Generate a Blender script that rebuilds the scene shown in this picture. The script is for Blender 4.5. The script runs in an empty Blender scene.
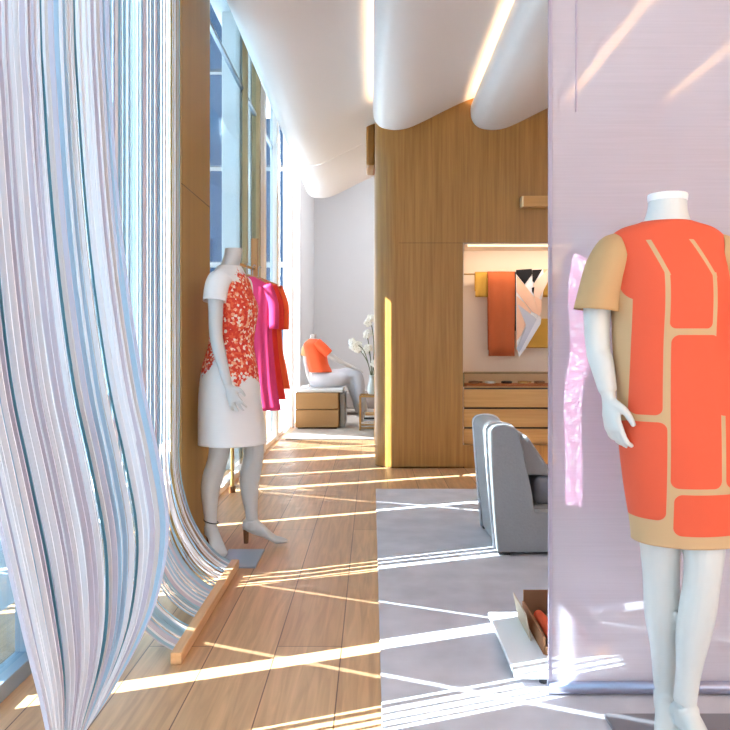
import bpy, bmesh, math, random
from mathutils import Vector, Matrix
random.seed(7)
S = bpy.context.scene
COL = S.collection
F = 760.0          # focal length in pixels of the 730 px frame
H = 1.15           # camera height

# ---------------------------------------------------------------- camera, world, sun, exposure
cam_d = bpy.data.cameras.new('camera'); cam = bpy.data.objects.new('camera', cam_d); COL.objects.link(cam)
cam.location = (0, 0, H); cam.rotation_euler = (math.pi/2, 0, 0)
cam_d.sensor_width = 36; cam_d.lens = 36*F/730.0
cam_d.shift_x = -7/730.0; cam_d.shift_y = -20/730.0
cam_d.clip_start = 0.05; cam_d.clip_end = 300
S.camera = cam

W = bpy.data.worlds.new('sky'); S.world = W; W.use_nodes = True
wn = W.node_tree.nodes; wl = W.node_tree.links; wn.clear()
wo = wn.new('ShaderNodeOutputWorld'); wb = wn.new('ShaderNodeBackground')
wtc = wn.new('ShaderNodeTexCoord'); wsep = wn.new('ShaderNodeSeparateXYZ'); wr = wn.new('ShaderNodeValToRGB')
wl.new(wtc.outputs['Generated'], wsep.inputs[0]); wl.new(wsep.outputs['Z'], wr.inputs[0])
wr.color_ramp.elements[0].position = 0.0; wr.color_ramp.elements[0].color = (0.98, 0.975, 0.97, 1)
wr.color_ramp.elements[1].position = 0.6; wr.color_ramp.elements[1].color = (0.88, 0.93, 1.0, 1)
wl.new(wr.outputs[0], wb.inputs[0]); wb.inputs[1].default_value = 1.65
wl.new(wb.outputs[0], wo.inputs[0])

SUN_AZ = math.radians(21); SUN_EL = math.radians(42)
def sun(name, az, el, energy, color, ang):
    d = bpy.data.lights.new(name, 'SUN'); d.energy = energy; d.color = color; d.angle = math.radians(ang)
    o = bpy.data.objects.new(name, d); COL.objects.link(o)
    v = Vector((math.cos(az)*math.cos(el), math.sin(az)*math.cos(el), -math.sin(el)))
    o.rotation_euler = v.to_track_quat('-Z', 'Y').to_euler()
    o.location = (-12, -4, 14)
    return o
sun('sun', SUN_AZ, SUN_EL, 42, (1, 0.96, 0.9), 0.18)
sun('sun_glint_from_glass_tower', -math.radians(24), math.radians(44), 16.0, (1, 0.96, 0.9), 0.18)

S.view_settings.view_transform = 'Standard'; S.view_settings.look = 'None'
S.view_settings.exposure = 0.3; S.view_settings.gamma = 1; S.view_settings.use_curve_mapping = False
S.render.film_transparent = False

# ---------------------------------------------------------------- materials
def lin(c):
    return tuple(((v/255.0)/12.92 if v/255.0 <= 0.04045 else ((v/255.0+0.055)/1.055)**2.4) for v in c) + (1,)
def newmat(name):
    m = bpy.data.materials.new(name); m.use_nodes = True
    return m, m.node_tree.nodes, m.node_tree.links, m.node_tree.nodes['Principled BSDF']
def mat(name, rgb, rough=0.5, metal=0.0, noise=0.0, nscale=20, coat=0.0, bump=0.0, trans=0.0, alpha=1.0, sheen=0.0, stretch=(1,1,1)):
    m, n, l, b = newmat(name)
    c = lin(rgb); b.inputs['Base Color'].default_value = c
    b.inputs['Roughness'].default_value = rough; b.inputs['Metallic'].default_value = metal
    b.inputs['Coat Weight'].default_value = coat; b.inputs['Transmission Weight'].default_value = trans
    b.inputs['Alpha'].default_value = alpha; b.inputs['Sheen Weight'].default_value = sheen
    tc = n.new('ShaderNodeTexCoord'); mp = n.new('ShaderNodeMapping'); mp.inputs['Scale'].default_value = stretch
    nz = n.new('ShaderNodeTexNoise'); nz.inputs['Scale'].default_value = nscale; nz.inputs['Detail'].default_value = 5
    l.new(tc.outputs['Object'], mp.inputs[0]); l.new(mp.outputs[0], nz.inputs['Vector'])
    if noise > 0:
        mx = n.new('ShaderNodeMix'); mx.data_type = 'RGBA'
        mx.inputs[6].default_value = tuple(min(1, v*(1-noise)) for v in c[:3])+(1,)
        mx.inputs[7].default_value = tuple(min(1, v*(1+noise)) for v in c[:3])+(1,)
        l.new(nz.outputs['Fac'], mx.inputs[0]); l.new(mx.outputs[2], b.inputs['Base Color'])
    if bump > 0:
        bp = n.new('ShaderNodeBump'); bp.inputs['Strength'].default_value = bump; bp.inputs['Distance'].default_value = 0.004
        l.new(nz.outputs['Fac'], bp.inputs['Height']); l.new(bp.outputs[0], b.inputs['Normal'])
    return m
def wood(name, dark, light, rough=0.4, axis='Z', scale=1.0, coat=0.0):
    m, n, l, b = newmat(name)
    tc = n.new('ShaderNodeTexCoord'); mp = n.new('ShaderNodeMapping')
    st = {'X': (1.2, 34, 34), 'Y': (34, 1.2, 34), 'Z': (34, 34, 1.2)}[axis]
    mp.inputs['Scale'].default_value = tuple(s*scale for s in st)
    nz = n.new('ShaderNodeTexNoise'); nz.inputs['Scale'].default_value = 1.4; nz.inputs['Detail'].default_value = 6; nz.inputs['Roughness'].default_value = 0.6
    cr = n.new('ShaderNodeValToRGB'); cr.color_ramp.elements[0].position = 0.3; cr.color_ramp.elements[0].color = lin(dark)
    cr.color_ramp.elements[1].position = 0.72; cr.color_ramp.elements[1].color = lin(light)
    l.new(tc.outputs['Object'], mp.inputs[0]); l.new(mp.outputs[0], nz.inputs['Vector']); l.new(nz.outputs['Fac'], cr.inputs[0])
    l.new(cr.outputs[0], b.inputs['Base Color']); b.inputs['Roughness'].default_value = rough; b.inputs['Coat Weight'].default_value = coat
    return m
def emis(name, rgb, strength):
    m, n, l, b = newmat(name); b.inputs['Base Color'].default_value = lin(rgb)
    b.inputs['Emission Color'].default_value = lin(rgb); b.inputs['Emission Strength'].default_value = strength
    return m

def floor_mat():
    m, n, l, b = newmat('oak_planks')
    tc = n.new('ShaderNodeTexCoord'); sp = n.new('ShaderNodeSeparateXYZ'); cb = n.new('ShaderNodeCombineXYZ')
    l.new(tc.outputs['Object'], sp.inputs[0])
    ay = n.new('ShaderNodeMath'); ay.operation = 'ADD'; ay.inputs[1].default_value = 0.116 + 0.245*20; l.new(sp.outputs['X'], ay.inputs[0])
    l.new(sp.outputs['Y'], cb.inputs['X']); l.new(ay.outputs[0], cb.inputs['Y'])
    br = n.new('ShaderNodeTexBrick'); l.new(cb.outputs[0], br.inputs['Vector'])
    br.inputs['Scale'].default_value = 1; br.inputs['Brick Width'].default_value = 2.9; br.inputs['Row Height'].default_value = 0.245
    br.inputs['Mortar Size'].default_value = 0.0022; br.inputs['Mortar Smooth'].default_value = 0.1; br.offset = 0.37
    br.inputs['Color1'].default_value = lin((212,168,124)); br.inputs['Color2'].default_value = lin((196,149,106)); br.inputs['Mortar'].default_value = lin((110,74,46))
    mp = n.new('ShaderNodeMapping'); mp.inputs['Scale'].default_value = (26, 1.6, 1)
    nz = n.new('ShaderNodeTexNoise'); nz.inputs['Scale'].default_value = 1.3; nz.inputs['Detail'].default_value = 7; nz.inputs['Distortion'].default_value = 0.8
    l.new(tc.outputs['Object'], mp.inputs[0]); l.new(mp.outputs[0], nz.inputs['Vector'])
    cr = n.new('ShaderNodeValToRGB'); cr.color_ramp.elements[0].position = 0.32; cr.color_ramp.elements[0].color = (0.72,0.68,0.66,1)
    cr.color_ramp.elements[1].position = 0.7; cr.color_ramp.elements[1].color = (1.12,1.1,1.08,1)
    l.new(nz.outputs['Fac'], cr.inputs[0])
    mx = n.new('ShaderNodeMix'); mx.data_type = 'RGBA'; mx.blend_type = 'MULTIPLY'; mx.inputs[0].default_value = 0.85
    l.new(br.outputs['Color'], mx.inputs[6]); l.new(cr.outputs[0], mx.inputs[7]); l.new(mx.outputs[2], b.inputs['Base Color'])
    b.inputs['Roughness'].default_value = 0.34; b.inputs['Specular IOR Level'].default_value = 0.4
    return m
def frost(name, rgb, t=0.5, clear=0.0, weave=0.0):
    """cloth or frosted sheet that lets light through: diffuse + translucent (+ clear share)"""
    m, n, l, b = newmat(name); n.remove(b); out = n['Material Output']
    d = n.new('ShaderNodeBsdfDiffuse'); tr = n.new('ShaderNodeBsdfTranslucent'); d.inputs[0].default_value = lin(rgb); tr.inputs[0].default_value = lin(rgb)
    mx = n.new('ShaderNodeMixShader'); mx.inputs[0].default_value = t; l.new(d.outputs[0], mx.inputs[1]); l.new(tr.outputs[0], mx.inputs[2])
    last = mx
    if clear > 0:
        tp = n.new('ShaderNodeBsdfTransparent'); m2 = n.new('ShaderNodeMixShader'); m2.inputs[0].default_value = clear
        l.new(mx.outputs[0], m2.inputs[1]); l.new(tp.outputs[0], m2.inputs[2]); last = m2
        if weave > 0:
            tc = n.new('ShaderNodeTexCoord'); mp = n.new('ShaderNodeMapping'); mp.inputs['Scale'].default_value = (3, 3, 160)
            nz = n.new('ShaderNodeTexNoise'); nz.inputs['Scale'].default_value = 1.0; nz.inputs['Detail'].default_value = 3
            mr = n.new('ShaderNodeMapRange'); mr.inputs[3].default_value = clear-weave; mr.inputs[4].default_value = clear+weave
            l.new(tc.outputs['Object'], mp.inputs[0]); l.new(mp.outputs[0], nz.inputs['Vector']); l.new(nz.outputs['Fac'], mr.inputs[0]); l.new(mr.outputs[0], m2.inputs[0])
    l.new(last.outputs[0], out.inputs['Surface'])
    return m
def glassy(name, rgb, clear=0.8, rough=0.05):
    m, n, l, b = newmat(name); n.remove(b); out = n['Material Output']
    tp = n.new('ShaderNodeBsdfTransparent'); tp.inputs[0].default_value = lin(rgb)
    gl = n.new('ShaderNodeBsdfGlossy'); gl.inputs['Roughness'].default_value = rough
    mx = n.new('ShaderNodeMixShader'); fr = n.new('ShaderNodeFresnel'); fr.inputs[0].default_value = 1.35
    mu = n.new('ShaderNodeMath'); mu.operation = 'MULTIPLY'; mu.inputs[1].default_value = (1-clear)*4; mu.use_clamp = True
    l.new(fr.outputs[0], mu.inputs[0]); l.new(mu.outputs[0], mx.inputs[0])
    l.new(tp.outputs[0], mx.inputs[1]); l.new(gl.outputs[0], mx.inputs[2]); l.new(mx.outputs[0], out.inputs['Surface'])
    return m

M = dict(
 floor=floor_mat(),
 rug=mat('grey_rug', (206,200,204), 0.95, noise=0.3, nscale=5, bump=0.5),
 white=mat('white_plaster', (238,234,232), 0.45, noise=0.01),
 ceil=mat('ceiling_paint', (225,225,226), 0.7),
 greywall=mat('pale_grey_wall', (222,224,228), 0.8, noise=0.02, nscale=3),
 oak=wood('oak_veneer', (148,100,42), (178,128,62), 0.38, 'Z', 0.8),
 oakdark=wood('lacquered_oak', (152,114,50), (168,128,62), 0.5, 'Z', 0.25, 0.0),
 oakx=wood('oak_drawer_front', (186,134,70), (206,156,92), 0.35, 'X', 0.8),
 post=wood('pale_oak_post', (150,124,84), (172,146,104), 0.4, 'Z', 0.5),
 barwood=wood('light_wood_bar', (206,158,110), (228,184,138), 0.4, 'Y', 1.0),
 rackwood=wood('rack_wood', (170,116,62), (196,140,84), 0.4, 'Z', 1.0),
 steel=mat('brushed_steel', (150,165,180), 0.4, 0.4, noise=0.05, stretch=(1,60,1)),
 dark=mat('dark_gap', (60,44,30), 0.8),
 alu=mat('satin_aluminium', (176,176,196), 0.3, 0.8),
 body=mat('gloss_white_mannequin', (214,214,210), 0.28, coat=0.3),
 body2=mat('satin_grey_mannequin', (204,203,202), 0.3, coat=0.2),
 strip=frost('white_ribbon', (248,246,250), 0.2),
 strip2=frost('lilac_ribbon', (216,208,220), 0.15),
 strip3=frost('pale_blue_ribbon', (190,214,232), 0.3),
 strip4=frost('teal_ribbon', (110,160,178), 0.4),
 strip5=frost('sky_ribbon', (176,208,222), 0.35),
 strip6=frost('ivory_ribbon', (222,212,210), 0.12),
 wallglow=frost('wall_glow_sheet', (236,240,244), 0.35),
 frostw=frost('blocker_translucent', (194,206,212), 0.5),
 scrim=frost('lilac_scrim_weave', (226,219,229), 0.35, clear=0.42, weave=0.05),
 scrimhem=frost('scrim_hem', (206,196,210), 0.35, clear=0.12),
 glass=glassy('clear_window_glass', (226,238,246), 0.95),
 caseglass=glassy('case_glass', (246,242,232), 0.96),
 blueglass=mat('blue_mirror_glass', (22,44,68), 0.2, 0.1, noise=0.35, nscale=0.35),
 stone=mat('pale_stone', (238,234,228), 0.8, noise=0.04, nscale=3),
 sofa=mat('grey_boucle', (152,150,150), 0.95, noise=0.08, nscale=90, bump=0.4, sheen=0.3),
 edge_highlight=mat('pale_edge_highlight', (222,222,228), 0.7),
 leather=mat('tan_leather', (166,126,78), 0.5, noise=0.06, nscale=30),
 cushion=mat('pale_cushion', (214,216,220), 0.8, noise=0.03),
 table=mat('gloss_white_table', (246,248,250), 0.2),
 card=mat('brown_card', (172,118,78), 0.8, noise=0.08),
 orange=mat('orange_cloth', (240,96,48), 0.75, noise=0.05),
 pink=mat('hot_pink_cloth', (228,58,116), 0.7, noise=0.05),
 red=mat('scarlet_cloth', (236,48,34), 0.7, noise=0.05),
 vermil=mat('orange_red_cloth', (244,92,36), 0.7, noise=0.05),
 rust=mat('rust_orange_scarf', (182,88,42), 0.8, noise=0.05),
 mustard=mat('mustard_scarf', (204,156,62), 0.8, noise=0.05),
 navy=mat('black_scarf', (10,9,18), 0.9),
 tan=mat('tan_crepe', (200,160,112), 0.8, noise=0.04),
 trouser=mat('pale_grey_linen', (208,210,218), 0.85, noise=0.06, nscale=12),
 petal=mat('white_petal', (246,246,238), 0.5),
 stem=mat('green_stem', (84,98,72), 0.6),
 brass=mat('brushed_brass', (186,150,92), 0.3, 0.85),
 brown=mat('brown_heel', (120,78,46), 0.4),
 blackm=mat('black_strap', (30,28,30), 0.5),
 niche=mat('niche_cream', (240,224,206), 0.7),
 cove=emis('warm_cove_tube', (255,216,168), 15.0),
 niche_led=emis('niche_led', (255,222,186), 1.1),
)

# ---------------------------------------------------------------- mesh helpers
def tag(o, label=None, cat=None, group=None, kind=None):
    if label: o['label'] = label
    if cat: o['category'] = cat
    if group: o['group'] = group
    if kind: o['kind'] = kind
    return o
def empty(name, loc, label, cat, group=None, rz=0):
    o = bpy.data.objects.new(name, None); COL.objects.link(o); o.location = loc; o.rotation_euler = (0, 0, rz)
    o.empty_display_size = 0.1
    return tag(o, label, cat, group)
def crom(pts, k):
    """Catmull-Rom through tuples of any length"""
    out = []; n = len(pts)
    for i in range(n-1):
        p0 = pts[max(i-1,0)]; p1 = pts[i]; p2 = pts[i+1]; p3 = pts[min(i+2,n-1)]
        for j in range(k):
            t = j/k
            out.append(tuple(0.5*((2*b)+(-a+c)*t+(2*a-5*b+4*c-d)*t*t+(-a+3*b-3*c+d)*t**3) for a,b,c,d in zip(p0,p1,p2,p3)))
    out.append(tuple(pts[-1])); return out
class MB:
    def __init__(s): s.v = []; s.f = []
    def add(s, vs, fs):
        o = len(s.v); s.v += [tuple(x) for x in vs]; s.f += [tuple(i+o for i in f) for f in fs]; return s
    def box(s, a, b):
        x0,y0,z0 = a; x1,y1,z1 = b
        return s.add([(x0,y0,z0),(x1,y0,z0),(x1,y1,z0),(x0,y1,z0),(x0,y0,z1),(x1,y0,z1),(x1,y1,z1),(x0,y1,z1)],
                     [(0,3,2,1),(4,5,6,7),(0,1,5,4),(1,2,6,5),(2,3,7,6),(3,0,4,7)])
    def prism(s, poly, axis, lo, hi):
        """poly: 2D points; axis Y -> (x,z), axis X -> (y,z), axis Z -> (x,y)"""
        def P(p, t):
            return {'Y': (p[0], t, p[1]), 'X': (t, p[0], p[1]), 'Z': (p[0], p[1], t)}[axis]
        n = len(poly); vs = [P(p, lo) for p in poly]+[P(p, hi) for p in poly]
        fs = [tuple(range(n-1,-1,-1)), tuple(range(n,2*n))]+[(i,(i+1)%n,n+(i+1)%n,n+i) for i in range(n)]
        return s.add(vs, fs)
    def loft(s, rings, n=24, cap=True, fold=None):
        """rings: (centre, u, v) vectors"""
        vs = []
        for ri,(c,u,v) in enumerate(rings):
            c=Vector(c);u=Vector(u);v=Vector(v)
            for i in range(n):
                a = 2*math.pi*i/n; k = 1.0 if fold is None else fold(ri/(len(rings)-1), a)
                vs.append(c+(u*math.cos(a)+v*math.sin(a))*k)
        fs = []
        for r in range(len(rings)-1):
            for i in range(n):
                j = (i+1)%n; fs.append((r*n+i, r*n+j, (r+1)*n+j, (r+1)*n+i))
        if cap: fs += [tuple(range(n-1,-1,-1)), tuple(range((len(rings)-1)*n, len(rings)*n))]
        return s.add(vs, fs)
    def tube(s, pts, r=0.01, n=10, k=1, flat=1.0, side=None, cap=True):
        """pts: (x,y,z) or (x,y,z,r)"""
        P = [tuple(p) if len(p) > 3 else tuple(p)+(r,) for p in pts]
        if k > 1: P = crom(P, k)
        V = [Vector(p[:3]) for p in P]; rings = []; u = None
        for i in range(len(V)):
            t = (V[min(i+1,len(V)-1)]-V[max(i-1,0)]).normalized()
            if u is None:
                a = Vector(side) if side else (Vector((0,0,1)) if abs(t.z) < 0.9 else Vector((1,0,0)))
                u = (a - t*a.dot(t)).normalized()
            else: u = (u - t*u.dot(t)).normalized()
            w = t.cross(u); rr = P[i][3]; rings.append((V[i], u*rr, w*rr*flat))
        return s.loft(rings, n, cap)
    def ell(s, rows, n=28, k=4, cap=True, fold=None):
        """rows of (z, cx, cy, rx, ry): stacked level ellipses"""
        R = crom(rows, k); return s.loft([((r[1],r[2],r[0]),(r[3],0,0),(0,r[4],0)) for r in R], n, cap, fold)
    def ico(s, c, r, sc=(1,1,1)):
        rows = []; n = 10
        return s.loft([((c[0],c[1],c[2]+r*sc[2]*math.cos(t)), (max(1e-4,r*sc[0]*math.sin(t)),0,0),(0,max(1e-4,r*sc[1]*math.sin(t)),0)) for t in [math.pi*i/n for i in range(n,-1,-1)]], 12)
    def build(s, name, m, parent=None, smooth=False, bevel=0.0, solid=0.0, sub=0, seg=2):
        me = bpy.data.meshes.new(name); me.from_pydata(s.v, [], s.f); me.validate()
        bm = bmesh.new(); bm.from_mesh(me); bmesh.ops.recalc_face_normals(bm, faces=bm.faces); bm.to_mesh(me); bm.free()
        o = bpy.data.objects.new(name, me); COL.objects.link(o); me.materials.append(m)
        if smooth:
            for p in me.polygons: p.use_smooth = True
        if parent: o.parent = parent
        if solid: md = o.modifiers.new('solid','SOLIDIFY'); md.thickness = solid; md.offset = 0
        if bevel:
            md = o.modifiers.new('bevel','BEVEL'); md.width = bevel; md.segments = seg; md.limit_method = 'ANGLE'
            md.harden_normals = False
            for p in me.polygons: p.use_smooth = True
            try: md2 = o.modifiers.new('wn','WEIGHTED_NORMAL'); md2.keep_sharp = True
            except Exception: pass
        if sub: md = o.modifiers.new('sub','SUBSURF'); md.levels = sub; md.render_levels = sub
        return o
def fuse(mb, name, m, parent, voxel=0.006, it=3):
    """unite overlapping closed pieces into one continuous skin"""
    o = mb.build(name, m, parent); md = o.modifiers.new('r','REMESH'); md.mode = 'VOXEL'; md.voxel_size = voxel; md.use_smooth_shade = True
    s2 = o.modifiers.new('s','SMOOTH'); s2.factor = 0.5; s2.iterations = it
    dg = bpy.context.evaluated_depsgraph_get(); dg.update()
    me = bpy.data.meshes.new_from_object(o.evaluated_get(dg)); o.modifiers.clear(); o.data = me
    me.materials.clear(); me.materials.append(m)
    for p in me.polygons: p.use_smooth = True
    return o
def at(px, py, Y):          # a real point at its own distance
    return Vector(((px-372)*Y/F, Y, H+(345-py)*Y/F))

def hand(mb, wrist, d, n, side, sc=1.0, curl=0.35, spread=0.1):
    """palm, four unequal fingers and a side thumb. d: direction, n: palm normal, side: thumb side"""
    w = Vector(wrist); d = Vector(d).normalized(); n = Vector(n); n = (n-d*n.dot(d)).normalized(); sd = Vector(side); sd = (sd-d*sd.dot(d)-n*sd.dot(n)).normalized()
    L = 0.088*sc
    mb.loft([(w-d*0.02*sc, sd*0.021*sc, n*0.019*sc),(w+d*0.012*sc, sd*0.024*sc, n*0.017*sc),(w+d*0.05*sc, sd*0.037*sc, n*0.015*sc),(w+d*L, sd*0.038*sc, n*0.011*sc),(w+d*(L+0.008*sc), sd*0.033*sc, n*0.008*sc)], 14)
    for i,(off,ln) in enumerate([(0.029,0.070),(0.010,0.080),(-0.009,0.074),(-0.027,0.058)]):
        b = w+d*(L-0.012*sc)+sd*off*sc; a = 0.0; pts = [tuple(b)+(0.0092*sc,)]
        dd = (d+sd*spread*(off/0.03)).normalized()
        for j,fr in enumerate((0.48,0.30,0.22)):
            a += curl*(0.5+0.5*j)+0.05*i
            q = dd*math.cos(a)+n*math.sin(a); b = b+q*((ln+0.012*(j==0))*fr*sc)
            pts.append(tuple(b)+((0.0088,0.0078,0.0060)[j]*sc,))
        mb.tube(pts, n=8, k=2)
    b = w+d*0.018*sc+sd*0.018*sc
    p1 = b+(d*0.55+sd*0.75+n*0.25).normalized()*0.034*sc; p2 = p1+(d*0.85+sd*0.35+n*0.3).normalized()*0.03*sc; p3 = p2+(d*0.95+sd*0.05+n*0.35).normalized()*0.024*sc
    mb.tube([tuple(b)+(0.014*sc,), tuple(p1)+(0.0115*sc,), tuple(p2)+(0.0098*sc,), tuple(p3)+(0.0072*sc,)], n=8, k=2)

def heel_foot(mb, ank, yaw, sc=1.0, drop=0.085):
    """a foot on tiptoe in a pump; local forward is -Y turned by yaw; ank is the ankle point"""
    a = Vector(ank); f = Vector((math.sin(yaw), -math.cos(yaw), 0)); r = Vector((math.cos(yaw), math.sin(yaw), 0))
    hz = a.z
    def ring(fd, z, w, h): return (Vector((a.x,a.y,0))+f*fd*sc+Vector((0,0,z)), r*w*sc, Vector((0,0,h*sc)))
    mb.loft([ring(-0.048, drop+0.02, 0.016, 0.02), ring(-0.034, drop+0.024, 0.027, 0.03), ring(0.0, drop+0.022, 0.031, 0.046), ring(0.045, drop*0.62+0.028, 0.031, 0.038),
             ring(0.085, drop*0.3+0.025, 0.036, 0.026), ring(0.12, 0.021, 0.040, 0.019), ring(0.155, 0.016, 0.034, 0.014), ring(0.182, 0.012, 0.018, 0.009)], 16)
    mb.tube([tuple(a)+(0.034*sc,), tuple(a+Vector((0,0,-0.05))+f*0.006)+(0.034*sc,)], n=12)
    return Vector((a.x,a.y,0))-f*0.03*sc

# ---------------------------------------------------------------- the room
def struct(mb, name, m, **k): o = mb.build(name, m, **k); o['kind'] = 'structure'; return o
struct(MB().box((-1.6,-3.5,-0.12),(5.2,15.2,0)), 'floor', M['floor'])
struct(MB().box((-1.25,-3.5,4.30),(5.2,10.4,4.45)), 'ceiling', M['ceil'])
struct(MB().box((-1.25,10.4,4.9),(5.2,15.2,5.05)), 'ceiling', M['ceil'])
struct(MB().box((-1.45,15.0,0),(5.2,15.2,5.05)), 'wall_back', M['greywall'])
struct(MB().box((5.0,-3.5,0),(5.2,15.0,5.05)), 'wall_right', M['white'])
struct(MB().box((-1.25,10.3,4.30),(5.2,10.4,5.05)), 'wall_bulkhead', M['ceil'])

# oak-clad partition with rounded corner and a niche
XN0, XN1, ZN0, ZN1, YW = 0.85, 2.55, 0.215, 2.105, 7.10
def wallpoly():
    pts = []; r = 0.2
    for i in range(13):
        a = math.pi + math.pi/2*i/12
        pts.append((0.03+r+r*math.cos(a), YW+r+r*math.sin(a)))
    return pts
corner = wallpoly()
m = MB()
m.prism(corner+[(XN0,YW),(XN0,9.9),(0.03,9.9)], 'Z', 0, 4.30)
wall_o = struct(m, 'wall_oak', M['oak'])
struct(MB().box((XN0,YW,ZN1),(XN1,9.9,4.30)), 'wall_oak', M['oak'])
struct(MB().box((XN0,YW+0.002,0),(XN1,9.9,ZN0)), 'wall_oak', M['oak'])
struct(MB().box((XN1,YW,0),(5.0,9.9,4.30)), 'wall_oak', M['oak'])
struct(MB().box((XN0,YW+0.5,ZN0),(XN1,YW+0.56,ZN1)), 'wall_niche', M['niche'])
struct(MB().box((XN0,YW+0.02,ZN0),(XN0+0.012,YW+0.5,ZN1)).box((XN1-0.012,YW+0.02,ZN0),(XN1,YW+0.5,ZN1)).box((XN0,YW+0.02,ZN1-0.012),(XN1,YW+0.5,ZN1)), 'trim_niche', M['niche'])
# shadow joint in the oak cladding at the niche head
struct(MB().box((0.25,YW-0.0015,ZN1-0.003),(XN0,YW+0.001,ZN1)), 'trim_joint', M['dark'])
struct(MB().prism([(x*1.0,y) for x,y in corner]+[(0.86,YW),(0.86,YW+0.02)]+[(0.05+0.2+0.18*math.cos(math.pi+math.pi/2*i/12), YW+0.2+0.18*math.sin(math.pi+math.pi/2*i/12)) for i in range(12,-1,-1)], 'Z', 0, 0.012), 'trim_oak', M['dark'])
# oak bulkhead end on the left face of the partition
struct(MB().box((-0.06,7.9,3.02),(0.03,8.4,4.30)), 'trim_bulkhead', M['oak'], bevel=0.02)

# rippled ceiling shells
def shell_profile(x0, w=0.91):
    base = [(0.004,2.235),(0.0,2.18),(0.012,2.105),(0.06,2.052),(0.13,2.032),(0.21,2.028),(0.31,2.048),(0.43,2.10),(0.56,2.165),(0.70,2.235),(0.82,2.29),(0.93,2.332),(1.04,2.38),(1.16,2.44)]
    c = crom([(x0+a, H+b) for a,b in base], 4)
    outer = []
    for i in range(len(c)):
        a = Vector(c[max(i-1,0)]); b = Vector(c[min(i+1,len(c)-1)]); t = (b-a).normalized(); nrm = Vector((t.y,-t.x))
        q = Vector(c[i])-nrm*(-0.02) ; outer.append(tuple(q))
    return c, outer
def wave(name, x0, y0, y1, label, drop=0.0):
    c, o2 = shell_profile(x0)
    c = [(a, b-drop) for a,b in c]; o2 = [(a, b-drop) for a,b in o2]
    n = len(c); vs = []; fs = []
    for y in (y0, y1):
        vs += [(x, y, z) for x,z in c]; vs += [(x, y, z) for x,z in o2]
    for i in range(n-1):
        fs.append((i, i+1, 2*n+i+1, 2*n+i)); fs.append((n+i, 3*n+i, 3*n+i+1, n+i+1))
        fs.append((i, n+i, n+i+1, i+1)); fs.append((2*n+i, 2*n+i+1, 3*n+i+1, 3*n+i))
    fs.append((0, 2*n, 3*n, n)); fs.append((n-1, 2*n-1, 4*n-1, 3*n-1))
    o = MB().add(vs, fs).build(name, M['white'], smooth=True)
    es = o.modifiers.new('e','EDGE_SPLIT'); es.split_angle = math.radians(50)
    o['kind'] = 'structure'
    return o
wave('ceiling_wave', -0.88, -3.4, 8.5, '')
wave('ceiling_wave', -0.88, 8.515, 10.4, '', 0.0)
for k in range(1, 5): wave('ceiling_wave', -0.88+0.91*k, -3.4, YW-0.004, '')
# warm cove tubes lying above each shell's high edge
def cove(x, y0, y1):
    e = empty('cove_light', (x, (y0+y1)/2, H+2.222), 'warm cove light tube hidden above the %s ceiling ripple' % ['leftmost','second','third','fourth','fifth'][min(4,round((x-0.085)/0.91))], 'light', 'cove lights above the ripples')
    h = (y1-y0)/2
    MB().tube([(0,-h,0),(0,h,0)], 0.012, 8).build('tube', M['cove'], e)
    MB().box((-0.015,-h,-0.03),(0.015,h,-0.014)).build('bracket', M['white'], e)
    return e
for k in range(5): cove(-0.88+0.91*(k+1)+0.055, -3.2, YW-0.02)

# ---- left side: lacquered wood panel, posts, glass, piers
struct(MB().box((-1.06,3.99,0),(-1.0,4.69,4.30)), 'wall_panel', M['oakdark'])
struct(MB().box((-1.0005,3.99,H+0.846),(-0.9985,4.69,H+0.85)), 'trim_panel_joint', M['dark'])
def post(x0,x1,y0,y1,m,name='window_post'):
    o = MB().box((x0,y0,0),(x1,y1,4.30)).build(name, m, bevel=0.004); o['kind'] = 'structure'; return o
post(-1.197,-1.147,7.0,7.05,M['post'],'trim_1')
post(-1.235,-1.15,7.8,7.87,M['post'],'trim_2')
post(-1.21,-1.14,8.05,8.2,M['white'],'trim_3')
post(-1.22,-1.14,9.1,9.32,M['white'],'trim_4')
struct(MB().box((-1.16,9.9,0),(-1.14,12.0,4.9)), 'window_6', M['wallglow'])  # translucent sheet in place of white wall, added so the sun makes it glow
struct(MB().box((-1.38,12.0,0),(-1.14,15.0,4.9)), 'wall_left', M['greywall'])
for i,y in enumerate((10.55,)):
    struct(MB().box((-1.14,y,0),(-1.10,y+0.16,4.9)), 'trim_pilaster', M['white'], bevel=0.005)
for i,(y0,y1) in enumerate(((4.72,6.99),(7.06,7.79),(8.21,9.09),(9.33,9.89))):
    struct(MB().box((-1.20,y0,0.12),(-1.19,y1,4.30)), 'window_%d' % (i+2), M['glass'])
struct(MB().box((-1.23,4.72,0),(-1.16,9.9,0.05)), 'trim_sill', M['white'], bevel=0.004)
struct(MB().box((-1.215,4.72,3.50),(-1.185,9.9,3.53)), 'trim_transom', M['steel'])
struct(MB().box((-1.45,4.72,4.22),(-0.9,10.3,4.30)), 'trim_soffit', M['ceil'])
# frosted pane behind the ribbon curtains with foot rail
struct(MB().box((-1.25,-3.5,0.02),(-1.23,3.98,4.30)), 'window_1', M['glass'])
struct(MB().box((-1.27,-3.5,0),(-1.19,3.98,0.06)), 'trim_foot_rail', M['steel'], bevel=0.004)
for i,y in enumerate((0.35,1.5,2.7)):
    post(-1.27,-1.2,y,y+0.05,M['steel'],'trim_mullion')
# stone piers outside the glass
for i,(y,x0,x1) in enumerate(((7.0,-1.385,-1.215),(7.8,-1.30,-1.245))):
    o = MB().box((x0,y,0),(x1,y+0.25,5.6)).build('stone_pier', M['stone'], bevel=0.01)
    tag(o, ['wide pale stone pier outside the first oak window post','narrow pale stone pier outside the second oak window post'][i], 'pier')

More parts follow.
